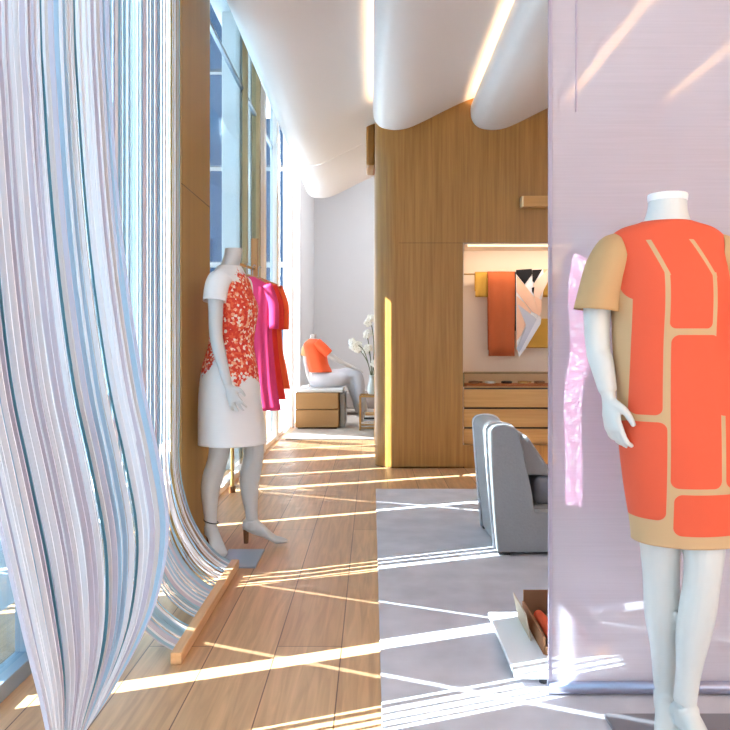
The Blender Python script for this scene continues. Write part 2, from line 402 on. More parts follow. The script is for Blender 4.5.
# added unseen screen: slits shape the sun stripes, translucent panes glow as fill
def screen():
    X0, X1 = -2.62, -2.45; t1 = math.tan(SUN_AZ); t2 = -math.tan(math.radians(24))
    slits = []   # (Y at X=-1.2, width, slope)
    for y,w in ((1.775,0.014),(1.81,0.02),(1.85,0.026),(1.895,0.026),(1.945,0.012),(2.42,0.09),(3.42,0.05),(3.50,0.03),(3.56,0.03),(4.77,0.05),(5.93,0.12),(6.60,0.045),(7.45,0.2),(8.3,0.05)): slits.append((y,w,t1))
    for y,w in ((3.18,0.028),(3.93,0.02),(6.10,0.04),(8.75,0.06)): slits.append((y,w,t2))
    def edge(s, x): return s[0]+s[2]*(x+1.2)
    # cut order along Y at the mid plane
    xm = (X0+X1)/2; slits.sort(key=lambda s: edge(s, xm))
    y_prev0 = y_prev1 = -3.5
    e = empty('sun_stripe_blocker', (xm, 3.5, 0), 'added unseen slit screen outside the windows that shapes the sun stripes', 'screen')
    for s in slits+[None]:
        if s: a0 = edge(s,X0)-s[1]/2; a1 = edge(s,X1)-s[1]/2
        else: a0 = a1 = 9.35
        if a0 > y_prev0+0.002 and a1 > y_prev1+0.002:
            mb = MB().prism([(X0-xm,y_prev0-3.5),(X1-xm,y_prev1-3.5),(X1-xm,a1-3.5),(X0-xm,a0-3.5)], 'Z', 0, 7.2)
            mb.build('pane', M['frostw'], e)
        top = None if s is None else (3.42 if s[0] < 2.2 else 4.25 if abs(s[0]-6.6) < 0.01 else None)
        if top:      # the short slits are closed above
            c0, c1, hw = edge(s,X0)-3.5, edge(s,X1)-3.5, s[1]/2+0.001
            MB().prism([(X0-xm,c0-hw),(X1-xm,c1-hw),(X1-xm,c1+hw),(X0-xm,c0+hw)], 'Z', top, 7.2).build('pane', M['frostw'], e)
        if s: y_prev0 = edge(s,X0)+s[1]/2; y_prev1 = edge(s,X1)+s[1]/2
screen()
# building across the street seen through the gaps
b = empty('office_building', (-6.0, 26, 0), 'tall office building with blue glass bands and pale piers beyond the windows', 'building')
MB().box((-8,0.3,-3),(3.6,8,30)).build('wall', M['stone'], b)
for i in range(14):
    x0 = -8+0.83*i
    mb = MB()
    for j in range(9): mb.box((x0+0.02,0.0,-2.6+3.3*j),(x0+0.60,0.3,0.5+3.3*j))
    mb.build('window', M['blueglass'], b)
g = MB().box((-20,-10,-0.4),(-1.6,60,-0.15)).build('pavement', mat('pavement_grey', (190,194,200), 0.9, noise=0.05)); g['kind'] = 'structure'

# ---------------------------------------------------------------- rugs
r = MB().box((0.03,-1.5,0),(4.6,6.03,0.010)).build('area_rug', M['rug'], bevel=0.003); tag(r, 'large pale grey rug with the armchair standing on it', 'rug')
r = MB().box((-1.05,9.2,0),(0.025,14.4,0.012)).build('area_rug', mat('taupe_rug',(176,168,160),0.95,noise=0.12,nscale=8), bevel=0.003); tag(r, 'taupe grey rug at the far end under the tan ottoman', 'rug')

# ---------------------------------------------------------------- ribbon curtains
def ribbon(path, wdir, w, m, parent, th=0.0012):
    P = [Vector(p) for p in path]; mb = MB(); vs = []; fs = []; n = len(P)
    for i,p in enumerate(P):
        t = (P[min(i+1,n-1)]-P[max(i-1,0)]).normalized(); wd = wdir(i/(n-1)); wd = (wd-t*wd.dot(t)).normalized(); nn = t.cross(wd)
        for a,bb in ((-1,-1),(1,-1),(1,1),(-1,1)): vs.append(p+wd*(w/2*a)+nn*(th/2*bb))
    for i in range(n-1):
        for k in range(4): fs.append((i*4+k, i*4+(k+1)%4, (i+1)*4+(k+1)%4, (i+1)*4+k))
    fs += [(3,2,1,0),((n-1)*4,(n-1)*4+1,(n-1)*4+2,(n-1)*4+3)]
    return mb.add(vs, fs).build('ribbon', m, parent, smooth=False)
# near curtain: hangs from a ceiling rail, bellies into the room and is pulled back at its foot
Lk = [(-60,-60),(-55,100),(-45,250),(-32,380),(-12,480),(8,570),(27,650),(40,700),(50,745),(60,800),(66,870)]
Rk = [(106,-60),(111,100),(123,250),(142,380),(158,455),(168,525),(158,590),(138,640),(104,700),(74,745),(40,830)]
nearc = empty('ribbon_curtain', (-0.6,1.4,0), 'near white ribbon curtain bellying across the left edge of the room', 'curtain')
base = Vector(nearc.location)
NS = 58
for i in range(NS):
    u = (i+0.5+random.uniform(-0.22,0.22))/NS; layer = i % 2
    u2 = min(1,max(0,u+random.gauss(0,0.010)))
    ytop = 0.62*F/(372-(-60+168*u)); path = [(-0.62-0.02*layer, ytop, 3.12)]
    for j in range(len(Lk)):
        t = j/(len(Lk)-1); uu = u*(1-t)+u2*t
        uj = uu
        px = Lk[j][0]*(1-uj)+Rk[j][0]*uj; py = Lk[j][1]*(1-uj)+Rk[j][1]*uj
        Y = ytop-(0.28*t*uj)+0.03*layer*(0.4+t)+0.008*math.sin(9*u+5*t)
        q = at(px, py, Y); path.append((q.x,q.y,q.z))
    e0 = Vector(path[-1]); bx = Vector((-0.42-0.33*u, 1.02+0.38*u, 0.05)); path.append(tuple((e0+bx)/2+Vector((0.01,0,-0.01)))); path.append(tuple(bx))
    path = [tuple(Vector(p)-base) for p in crom(path, 4)]
    ph = random.uniform(-0.5,0.5)
    mm = random.choices([M['strip'],M['strip2'],M['strip3'],M['strip4'],M['strip6']], [8,4,1.6,1.0,3])[0]
    ribbon(path, lambda t,ph=ph: Vector((math.cos(ph+0.7)*1.0, math.sin(ph)*0.5-0.4, 0)) , random.uniform(0.0095,0.0145)*(0.5 if mm is M['strip4'] else 1), mm, nearc)
MB().box((-0.65-base.x,1.0-base.y,3.10),(-0.59-base.x,1.86-base.y,3.14)).build('rail', M['alu'], nearc)
mb = MB(); mb.tube([(-0.40-base.x,0.98-base.y,0.03),(-0.77-base.x,1.42-base.y,0.03)], 0.02, 10); mb.build('foot_bar', M['barwood'], nearc)
for sx,yy in ((0,1.05),(0,1.8)): MB().tube([(-0.62-base.x,yy-base.y,3.13),(-0.62-base.x,yy-base.y,3.84)],0.004,6).build('hanger_rod', M['alu'], nearc)

farc = empty('ribbon_curtain', (-0.97,3.3,0), 'far pale blue ribbon curtain ending in a wooden bar on the floor', 'curtain')
base2 = Vector(farc.location)
NS2 = 58
for i in range(NS2):
    u = (i+0.5+random.uniform(-0.3,0.3))/NS2
    yt = 2.83+0.97*u
    if abs(yt-3.078) < 0.036 or (3.46 < yt < 3.68 and i % 2): continue
    yb = 2.75+1.15*u; sw = random.uniform(-0.015,0.015)
    path = [(-0.97+sw, yt, 3.12),(-0.97+sw,yt,2.2),(-0.97+sw, yt, 1.3),(-0.97+sw, yt+0.0, 0.85),(-0.965+sw*0.8, yt-0.01, 0.55),(-0.93+sw*0.5,(yt+yb)/2,0.32),(-0.86,yb,0.16),(-0.78,yb,0.075),(-0.71,yb,0.035)]
    path = [tuple(Vector(p)-base2) for p in crom(path, 4)]
    ph = random.uniform(-0.35,0.35)
    mm = random.choices([M['strip'],M['strip2'],M['strip3'],M['strip5']], [4,2,3,3])[0]
    ribbon(path, lambda t,ph=ph: Vector((math.sin(ph), math.cos(ph), 0)), random.uniform(0.016,0.023), mm, farc)
MB().box((-0.03,-0.52,3.10),(0.03,0.62,3.14)).build('rail', M['alu'], farc)
MB().box((0.245,-0.57,0.0),(0.285,0.62,0.045)).build('foot_bar', M['barwood'], farc, bevel=0.004)
for yy in (-0.4,0.45): MB().tube([(0,yy,3.13),(0,yy,3.84)],0.004,6).build('hanger_rod', M['alu'], farc)

# ---------------------------------------------------------------- mannequins
def pattern_dress_mat(ox, oy):
    """tan crepe with rounded orange panels"""
    m, n, l, b = newmat('tan_dress_with_orange_panels')
    tc = n.new('ShaderNodeTexCoord'); flat = n.new('ShaderNodeVectorMath'); flat.operation = 'MULTIPLY'; flat.inputs[1].default_value = (1,0,1)
    l.new(tc.outputs['Object'], flat.inputs[0])
    YF = 2.015
    def q(px, py): p = at(px, py, YF); return p.x-ox, p.z-0.0215
    def boxd(x0,y0,x1,y1,r):
        a = q(x0,y1); c = q(x1,y0); cx,cz = (a[0]+c[0])/2,(a[1]+c[1])/2; hx,hz = (c[0]-a[0])/2,(c[1]-a[1])/2; r = r/373.0
        s = n.new('ShaderNodeVectorMath'); s.operation='SUBTRACT'; s.inputs[1].default_value=(cx,0,cz); l.new(flat.outputs[0], s.inputs[0])
        ab = n.new('ShaderNodeVectorMath'); ab.operation='ABSOLUTE'; l.new(s.outputs[0], ab.inputs[0])
        s2 = n.new('ShaderNodeVectorMath'); s2.operation='SUBTRACT'; s2.inputs[1].default_value=(hx-r,0,hz-r); l.new(ab.outputs[0], s2.inputs[0])
        mx = n.new('ShaderNodeVectorMath'); mx.operation='MAXIMUM'; mx.inputs[1].default_value=(0,0,0); l.new(s2.outputs[0], mx.inputs[0])
        le = n.new('ShaderNodeVectorMath'); le.operation='LENGTH'; l.new(mx.outputs[0], le.inputs[0])
        lt = n.new('ShaderNodeMath'); lt.operation='LESS_THAN'; lt.inputs[1].default_value=r; l.new(le.outputs['Value'], lt.inputs[0])
        return lt
    def math2(op, a, c):
        k = n.new('ShaderNodeMath'); k.operation = op; l.new(a.outputs[0], k.inputs[0]); l.new(c.outputs[0], k.inputs[1]); return k
    def seg(p0, p1, w):   # slanted slit by its line equation between two heights
        a = q(*p0); c = q(*p1); sl = (c[0]-a[0])/(c[1]-a[1])
        sp = n.new('ShaderNodeSeparateXYZ'); l.new(flat.outputs[0], sp.inputs[0])
        mu = n.new('ShaderNodeMath'); mu.operation='MULTIPLY_ADD'; mu.inputs[1].default_value=-sl; mu.inputs[2].default_value = sl*a[1]-a[0]; l.new(sp.outputs['Z'], mu.inputs[0])
        ad = n.new('ShaderNodeMath'); ad.operation='ADD'; l.new(mu.outputs[0], ad.inputs[0]); l.new(sp.outputs['X'], ad.inputs[1])
        ab = n.new('ShaderNodeMath'); ab.operation='ABSOLUTE'; l.new(ad.outputs[0], ab.inputs[0])
        lt = n.new('ShaderNodeMath'); lt.operation='LESS_THAN'; lt.inputs[1].default_value=w/373.0; l.new(ab.outputs[0], lt.inputs[0])
        g = n.new('ShaderNodeMath'); g.operation='LESS_THAN'; g.inputs[1].default_value=a[1]; l.new(sp.outputs['Z'], g.inputs[0])
        g2 = n.new('ShaderNodeMath'); g2.operation='GREATER_THAN'; g2.inputs[1].default_value=c[1]; l.new(sp.outputs['Z'], g2.inputs[0])
        return math2('MULTIPLY', math2('MULTIPLY', lt, g), g2)
    boxes = [(608,190,776,272,3),(628,240,664.5,300,16),(637,262,664.5,416,7),(669.5,240,713.5,328.5,6),(718.5,240,776,416,7),
             (671.5,335,722,489,8),(630,423,668.5,523,8),(727,335,776,489,8),(675,495,740,537,8)]
    acc = None
    for bx in boxes:
        d = boxd(*bx); acc = d if acc is None else math2('MAXIMUM', acc, d)
    sl = math2('MAXIMUM', seg((653,238),(668,275),2.4), seg((695,238),(717,277),2.4))
    inv = n.new('ShaderNodeMath'); inv.operation='SUBTRACT'; inv.inputs[0].default_value=1; l.new(sl.outputs[0], inv.inputs[1])
    acc = math2('MULTIPLY', acc, inv)
    mx = n.new('ShaderNodeMix'); mx.data_type='RGBA'; mx.inputs[6].default_value=lin((204,166,122)); mx.inputs[7].default_value=lin((228,90,56))
    l.new(acc.outputs[0], mx.inputs[0]); l.new(mx.outputs[2], b.inputs['Base Color']); b.inputs['Roughness'].default_value=0.75
    nz = n.new('ShaderNodeTexNoise'); nz.inputs['Scale'].default_value=260; bp = n.new('ShaderNodeBump'); bp.inputs['Strength'].default_value=0.15; bp.inputs['Distance'].default_value=0.002
    l.new(tc.outputs['Object'], nz.inputs['Vector']); l.new(nz.outputs['Fac'], bp.inputs['Height']); l.new(bp.outputs[0], b.inputs['Normal'])
    return m

def big_mannequin():
    ox, oy = 0.86, 2.13; fz = 0.012
    e = empty('mannequin', (ox,oy,fz), 'headless white mannequin in the tan dress with orange panels, in front of the scrim', 'mannequin')
    mb = MB(); tx = -0.034
    mb.ell([(0.60,0.02,0,0.10,0.09),(0.78,0.02,0,0.135,0.10),(0.88,0.01,0,0.14,0.105),(1.02,-0.01,0,0.105,0.085),(1.16,-0.02,0,0.115,0.09),(1.28,-0.03,-0.005,0.125,0.095),(1.38,-0.034,0,0.14,0.075),(1.42,tx,0,0.135,0.055),(1.452,tx,0.0,0.080,0.05),(1.475,tx,0,0.064,0.056),(1.505,tx,-0.004,0.054,0.052),(1.538,tx,-0.006,0.051,0.050)], n=28)
    # her left (viewer right), leg forward
    mb.tube([(0.065,0,0.80,0.085),(0.054,-0.03,0.66,0.064),(0.048,-0.05,0.56,0.054),(0.041,-0.055,0.49,0.048),(0.033,-0.045,0.40,0.049),(0.025,-0.035,0.33,0.046),(0.015,-0.03,0.23,0.034),(0.004,-0.03,0.14,0.031)], n=20, k=4)
    mb.tube([(-0.045,0.0,0.80,0.085),(-0.046,0.0,0.66,0.068),(-0.044,0.02,0.56,0.056),(-0.036,0.035,0.46,0.050),(-0.026,0.05,0.36,0.051),(-0.017,0.06,0.26,0.040),(-0.012,0.065,0.14,0.033)], n=20, k=4)
    h1 = heel_foot(mb, (0.008,-0.03,0.13), math.radians(12)); h2 = heel_foot(mb, (-0.012,0.065,0.13), math.radians(-18))
    # arms
    mb.tube([(tx-0.11,0,1.385,0.045),(-0.195,0.0,1.34,0.043),(-0.226,0.005,1.25,0.039),(-0.222,0.015,1.12,0.034),(-0.214,0.0,1.07,0.033),(-0.205,-0.02,1.0,0.025)], n=18, k=4)
    hand(mb, (-0.204,-0.022,0.985), (0.13,-0.06,-1), (1,0.35,0), (0.35,-1,0), 1.0, 0.34, 0.1)
    mb.tube([(tx+0.11,0,1.385,0.045),(0.14,0.0,1.34,0.043),(0.185,0.01,1.25,0.039),(0.20,0.02,1.12,0.034),(0.205,0.0,1.07,0.033),(0.21,-0.02,1.0,0.025)], n=18, k=4)
    hand(mb, (0.211,-0.022,0.985), (-0.05,-0.06,-1), (-1,0.35,0), (-0.35,-1,0), 1.0, 0.34, 0.1)
    fuse(mb, 'body', M['body'], e, 0.0042, 3)
    MB().ell([(1.530,tx,-0.006,0.0525,0.0515),(1.546,tx,-0.006,0.054,0.053),(1.550,tx,-0.006,0.051,0.050)], n=32, k=2).build('neck_cap', mat('white_neck_cap',(244,240,240),0.3), e, smooth=False)
    for h in (h1,h2):
        MB().tube([tuple(h+Vector((0,0,0.085)))+(0.014,), (h.x,h.y,0.0,0.006)], n=10).build('shoe_heel', M['body'], e)
    dm = pattern_dress_mat(ox, oy)
    rows = [(1.470,tx,0.0,0.070,0.060),(1.464,tx,0.0,0.090,0.066),(1.452,tx,0.0,0.128,0.074),(1.428,tx,0.0,0.156,0.084),(1.385,tx+0.001,-0.004,0.160,0.098),(1.31,tx+0.004,-0.01,0.160,0.112),(1.24,tx+0.006,-0.012,0.160,0.114),(1.12,tx+0.012,-0.006,0.160,0.108),(0.98,0.0,-0.004,0.168,0.112),(0.86,0.006,-0.004,0.170,0.116),(0.74,0.012,-0.004,0.162,0.116),(0.63,0.018,-0.004,0.150,0.112),(0.585,0.02,-0.004,0.148,0.112)]
    def fold(t, a): return 1+0.012*max(0,(t-0.35))*math.sin(7*a+1.0)+0.01*max(0,t-0.3)*math.sin(3*a)
    d = MB().ell(rows, n=72, k=5, cap=False, fold=fold).build('dress', dm, e, smooth=True, solid=0.004)
    d['label'] = 'tan dress with rounded orange panels'
    for s in (-1,1):
        c0 = tx+s*0.118; k = s
        path = [((c0+k*0.014,0.004,1.375),(0.012*k,0,0.066),(0,0.066,0)),((tx+k*0.153,0.002,1.36),(0.030*k,0,0.064),(0,0.070,0)),((tx+k*0.172,0,1.325),(0.048*k,0,0.040),(0,0.068,0)),((tx+k*0.186,0,1.275),(0.054*k,0,0.020),(0,0.067,0)),((tx+k*0.196,0,1.225),(0.060*k,0,0.006),(0,0.067,0))]
        flat = [tuple(c)+tuple(u)+tuple(v) for c,u,v in path]; fl = crom(flat, 4)
        MB().loft([(f[0:3],f[3:6],f[6:9]) for f in fl], 32, cap=False, fold=lambda t,a: 1+0.03*t*math.sin(4*a)).build('sleeve', M['tan'], e, smooth=True, solid=0.003)
    # neckband
    ring = [((tx+0.070*math.cos(a)), 0.060*math.sin(a), 1.470+0.004*math.sin(a)) for a in [2*math.pi*i/40 for i in range(41)]]
    MB().tube(ring, 0.0035, 6, cap=False).build('neckband', M['orange'], e, smooth=True)
    p = MB().box((-0.15,-0.21,0),(0.24,0.20,0.011)).build('base_plate', mat('grey_base_plate',(140,136,140),0.5,0.3), None, bevel=0.002)
    p.location = (ox,oy,0.0102); tag(p, 'grey metal base plate under the mannequin in the orange-panelled dress', 'base plate')
    e.location.z = 0.0215
big_mannequin()

def flower_mat():
    m, n, l, b = newmat('white_dress_with_orange_flowers')
    tc = n.new('ShaderNodeTexCoord'); sp = n.new('ShaderNodeSeparateXYZ'); l.new(tc.outputs['Object'], sp.inputs[0])
    vo = n.new('ShaderNodeTexVoronoi'); vo.inputs['Scale'].default_value = 78; vo.inputs['Randomness'].default_value = 1; l.new(tc.outputs['Object'], vo.inputs['Vector'])
    cr = n.new('ShaderNodeValToRGB'); cr.color_ramp.interpolation='CONSTANT'; el = cr.color_ramp.elements
    el[0].position=0; el[0].color=lin((226,66,42)); el[1].position=0.4; el[1].color=lin((238,98,60))
    for p,c in ((0.62,(246,176,140)),(0.78,(250,232,216)),(0.88,(214,52,40))): x = el.new(p); x.color = lin(c)
    se = n.new('ShaderNodeSeparateColor'); l.new(vo.outputs['Color'], se.inputs[0]); l.new(se.outputs[0], cr.inputs[0])
    nz = n.new('ShaderNodeTexNoise'); nz.inputs['Scale'].default_value=15; nz.inputs['Detail'].default_value=8; nz.inputs['Roughness'].default_value=0.7; l.new(tc.outputs['Object'], nz.inputs['Vector'])
    def mr(sock, a, c, lo, hi):
        k = n.new('ShaderNodeMapRange'); k.inputs[1].default_value=a; k.inputs[2].default_value=c; k.inputs[3].default_value=lo; k.inputs[4].default_value=hi; l.new(sock, k.inputs[0]); return k
    g1 = mr(sp.outputs['Z'], 0.86, 1.05, -0.35, 0.20)      # fades out below the hip
    g2 = mr(sp.outputs['Z'], 1.36, 1.56, 0.0, -0.3)
    yb = n.new('ShaderNodeMath'); yb.operation='ADD'; yb.inputs[1].default_value=-0.035; l.new(sp.outputs['Y'], yb.inputs[0])
    ya = n.new('ShaderNodeMath'); ya.operation='ABSOLUTE'; l.new(yb.outputs[0], ya.inputs[0])
    g3 = mr(ya.outputs[0], 0.0, 0.12, -0.2, 0.08)     # front and back, plain at the side
    ad = n.new('ShaderNodeMath'); ad.operation='ADD'; l.new(nz.outputs['Fac'], ad.inputs[0]); l.new(g1.outputs[0], ad.inputs[1])
    a2 = n.new('ShaderNodeMath'); a2.operation='ADD'; l.new(ad.outputs[0], a2.inputs[0]); l.new(g2.outputs[0], a2.inputs[1])
    a3 = n.new('ShaderNodeMath'); a3.operation='ADD'; l.new(a2.outputs[0], a3.inputs[0]); l.new(g3.outputs[0], a3.inputs[1])
    gt = n.new('ShaderNodeMath'); gt.operation='GREATER_THAN'; gt.inputs[1].default_value=0.49; l.new(a3.outputs[0], gt.inputs[0])
    mx = n.new('ShaderNodeMix'); mx.data_type='RGBA'; mx.inputs[6].default_value=lin((240,238,238)); l.new(cr.outputs[0], mx.inputs[7]); l.new(gt.outputs[0], mx.inputs[0])
    l.new(mx.outputs[2], b.inputs['Base Color']); b.inputs['Roughness'].default_value=0.7
    return m

def walking_mannequin():
    """faces the right of the photo, turned a little to the camera"""
    th = math.radians(78)
    e = empty('mannequin', (-0.80,4.30,0.0105), 'headless mannequin in the white dress with orange flowers, beside the wood panel', 'mannequin', rz=th)
    mb = MB()
    mb.ell([(0.66,0,0,0.10,0.085),(0.86,0,0.01,0.150,0.105),(0.96,0,0.012,0.155,0.11),(1.12,0,0.005,0.110,0.085),(1.24,0,-0.01,0.118,0.095),(1.36,0,-0.02,0.135,0.108),(1.46,0,0.0,0.150,0.080),(1.53,0,0.008,0.14,0.060),(1.565,0,0.01,0.080,0.055),(1.60,0,0.0,0.056,0.052),(1.65,0,-0.015,0.050,0.050),(1.685,0,-0.02,0.050,0.050)], n=28)
    # near leg (-x) stays back, far leg (+x) steps forward
    mb.tube([(-0.075,0.02,0.88,0.095),(-0.08,0.02,0.72,0.078),(-0.08,0.03,0.58,0.062),(-0.078,0.045,0.50,0.056),(-0.076,0.075,0.40,0.058),(-0.075,0.09,0.32,0.052),(-0.075,0.09,0.20,0.037),(-0.075,0.085,0.14,0.034)], n=18, k=4)
    mb.tube([(0.075,-0.02,0.88,0.095),(0.08,-0.07,0.72,0.080),(0.085,-0.10,0.60,0.066),(0.085,-0.105,0.50,0.058),(0.085,-0.085,0.40,0.060),(0.085,-0.08,0.32,0.054),(0.085,-0.09,0.20,0.038),(0.085,-0.095,0.14,0.034)], n=18, k=4)
    h1 = heel_foot(mb, (-0.075,0.085,0.13), math.radians(-48), 1.12); h2 = heel_foot(mb, (0.085,-0.095,0.13), math.radians(14), 1.12)
    mb.tube([(-0.13,0.01,1.50,0.052),(-0.185,0.01,1.45,0.048),(-0.205,0.00,1.33,0.040),(-0.215,-0.005,1.20,0.036),(-0.225,-0.03,1.10,0.034),(-0.235,-0.07,0.97,0.026),(-0.238,-0.085,0.93,0.023)], n=16, k=4)
    hand(mb, (-0.238,-0.087,0.92), (-0.05,-0.45,-1), (1,0,0.1), (0,-1,0.35), 0.98, 0.2, 0.25)
    mb.tube([(0.13,0.01,1.50,0.052),(0.185,0.01,1.45,0.048),(0.205,0.03,1.33,0.040),(0.215,0.04,1.20,0.036),(0.215,0.03,1.12,0.034),(0.22,0.0,0.98,0.025)], n=16, k=4)
    hand(mb, (0.22,0.0,0.965), (0.0,-0.1,-1), (-1,0,0), (0,-1,0), 0.95, 0.3, 0.1)
    fuse(mb, 'body', M['body2'], e, 0.005, 3)
    for h in (h1,h2):
        o = MB().tube([tuple(h+Vector((0,0,0.09)))+(0.017,), (h.x,h.y,0.002,0.013)], n=10).build('shoe_heel', M['brown'], e); o['label'] = 'brown block heel'
    MB().tube([(-0.075+0.036*math.cos(a), 0.085+0.040*math.sin(a), 0.155+0.01*math.sin(a)) for a in [2*math.pi*i/24 for i in range(25)]], 0.003, 6).build('ankle_strap', M['blackm'], e)
    rows = [(1.585,0,0.006,0.068,0.062),(1.572,0,0.006,0.088,0.070),(1.548,0,0.006,0.130,0.076),(1.50,0,0.0,0.172,0.094),(1.43,0,-0.006,0.176,0.110),(1.35,0,-0.020,0.160,0.130),(1.24,0,-0.012,0.145,0.125),(1.14,0,-0.004,0.145,0.122),(1.02,0,0.004,0.172,0.148),(0.92,0,0.004,0.188,0.162),(0.78,0,0.0,0.200,0.172),(0.66,0,-0.01,0.210,0.180),(0.585,0,-0.015,0.214,0.184)]
    def fold(t, a): return 1+0.05*max(0,(t-0.5))*math.sin(6*a+0.6)
    MB().ell(rows, n=72, k=5, cap=False, fold=fold).build('dress', flower_mat(), e, smooth=True, solid=0.004)['label'] = 'white dress with orange flower print'
    for s in (-1,1):
        k = s
        path = [((k*0.13,0.0,1.49),(0,0,0.05),(0,0.062,0)),((k*0.165,0.0,1.49),(0.02*k,0,0.054),(0,0.064,0)),((k*0.188,0.005,1.445),(0.046*k,0,0.042),(0,0.064,0)),((k*0.200,0.01,1.375),(0.052*k,0,0.012),(0,0.062,0))]
        fl = crom([tuple(c)+tuple(u)+tuple(v) for c,u,v in path], 4)
        MB().loft([(f[0:3],f[3:6],f[6:9]) for f in fl], 28, cap=False).build('sleeve', mat('white_sleeve',(242,240,240),0.7), e, smooth=True, solid=0.003)
    p = MB().box((-0.0,-0.19,0),(0.20,0.15,0.010)).build('base_plate', M['steel'], None, bevel=0.002); p.location = (-0.80,4.10,0.0)
    tag(p, 'blue grey steel base plate at the feet of the flower dress mannequin', 'base plate')
walking_mannequin()

def lace_mannequin():
    lace = frost('pink_lace', (236,180,200), 0.3); n = lace.node_tree.nodes; l = lace.node_tree.links
    vo = n.new('ShaderNodeTexVoronoi'); vo.inputs['Scale'].default_value = 44; cr = n.new('ShaderNodeValToRGB')
    cr.color_ramp.elements[0].position = 0.25; cr.color_ramp.elements[0].color = lin((236,214,222)); cr.color_ramp.elements[1].position = 0.5; cr.color_ramp.elements[1].color = lin((206,136,168))
    tc = n.new('ShaderNodeTexCoord'); l.new(tc.outputs['Object'], vo.inputs['Vector']); l.new(vo.outputs['Distance'], cr.inputs[0])
    for nd in n:
        if nd.bl_idname in ('ShaderNodeBsdfDiffuse','ShaderNodeBsdfTranslucent'): l.new(cr.outputs[0], nd.inputs[0])
    Y = 3.34; X = (585-372)*Y/F
    e = empty('dress_form', (X,Y,0.0105), 'dress form on a pole in the pink lace dress, standing behind the lilac scrim', 'dress form', rz=math.radians(86))
    mb = MB()
    mb.ell([(0.62,0,0,0.09,0.075),(0.84,0,0.01,0.14,0.10),(1.04,0,0.0,0.10,0.08),(1.22,0,-0.01,0.12,0.095),(1.36,0,0,0.145,0.07),(1.41,0,0,0.13,0.055),(1.44,0,0,0.07,0.05),(1.48,0,0,0.05,0.05),(1.54,0,-0.01,0.048,0.048)], n=24)
    MB().tube([(0,0,0.01),(0,0,0.70)],0.012,10).build('pole', M['alu'], e)
    MB().tube([(0,0,0),(0,0,0.010)],0.15,32).build('base', M['alu'], e)
    fuse(mb, 'body', M['body2'], e, 0.006, 3)
    MB().ell([(1.43,0,0,0.075,0.058),(1.41,0,0,0.12,0.07),(1.36,0,0,0.152,0.085),(1.22,0,-0.01,0.145,0.118),(1.04,0,0,0.125,0.100),(0.84,0,0.01,0.165,0.112),(0.56,0,0.0,0.175,0.112),(0.42,0,0,0.18,0.112)], n=56, k=5, cap=False, fold=lambda t,a: 1+0.05*t*math.sin(9*a)).build('dress', lace, e, smooth=True, solid=0.003)['label'] = 'pink lace dress'
lace_mannequin()
for o in list(COL.objects):
    if o.get('label','').startswith('dress form on a pole'): o.scale = (1.07,1.07,1.09)

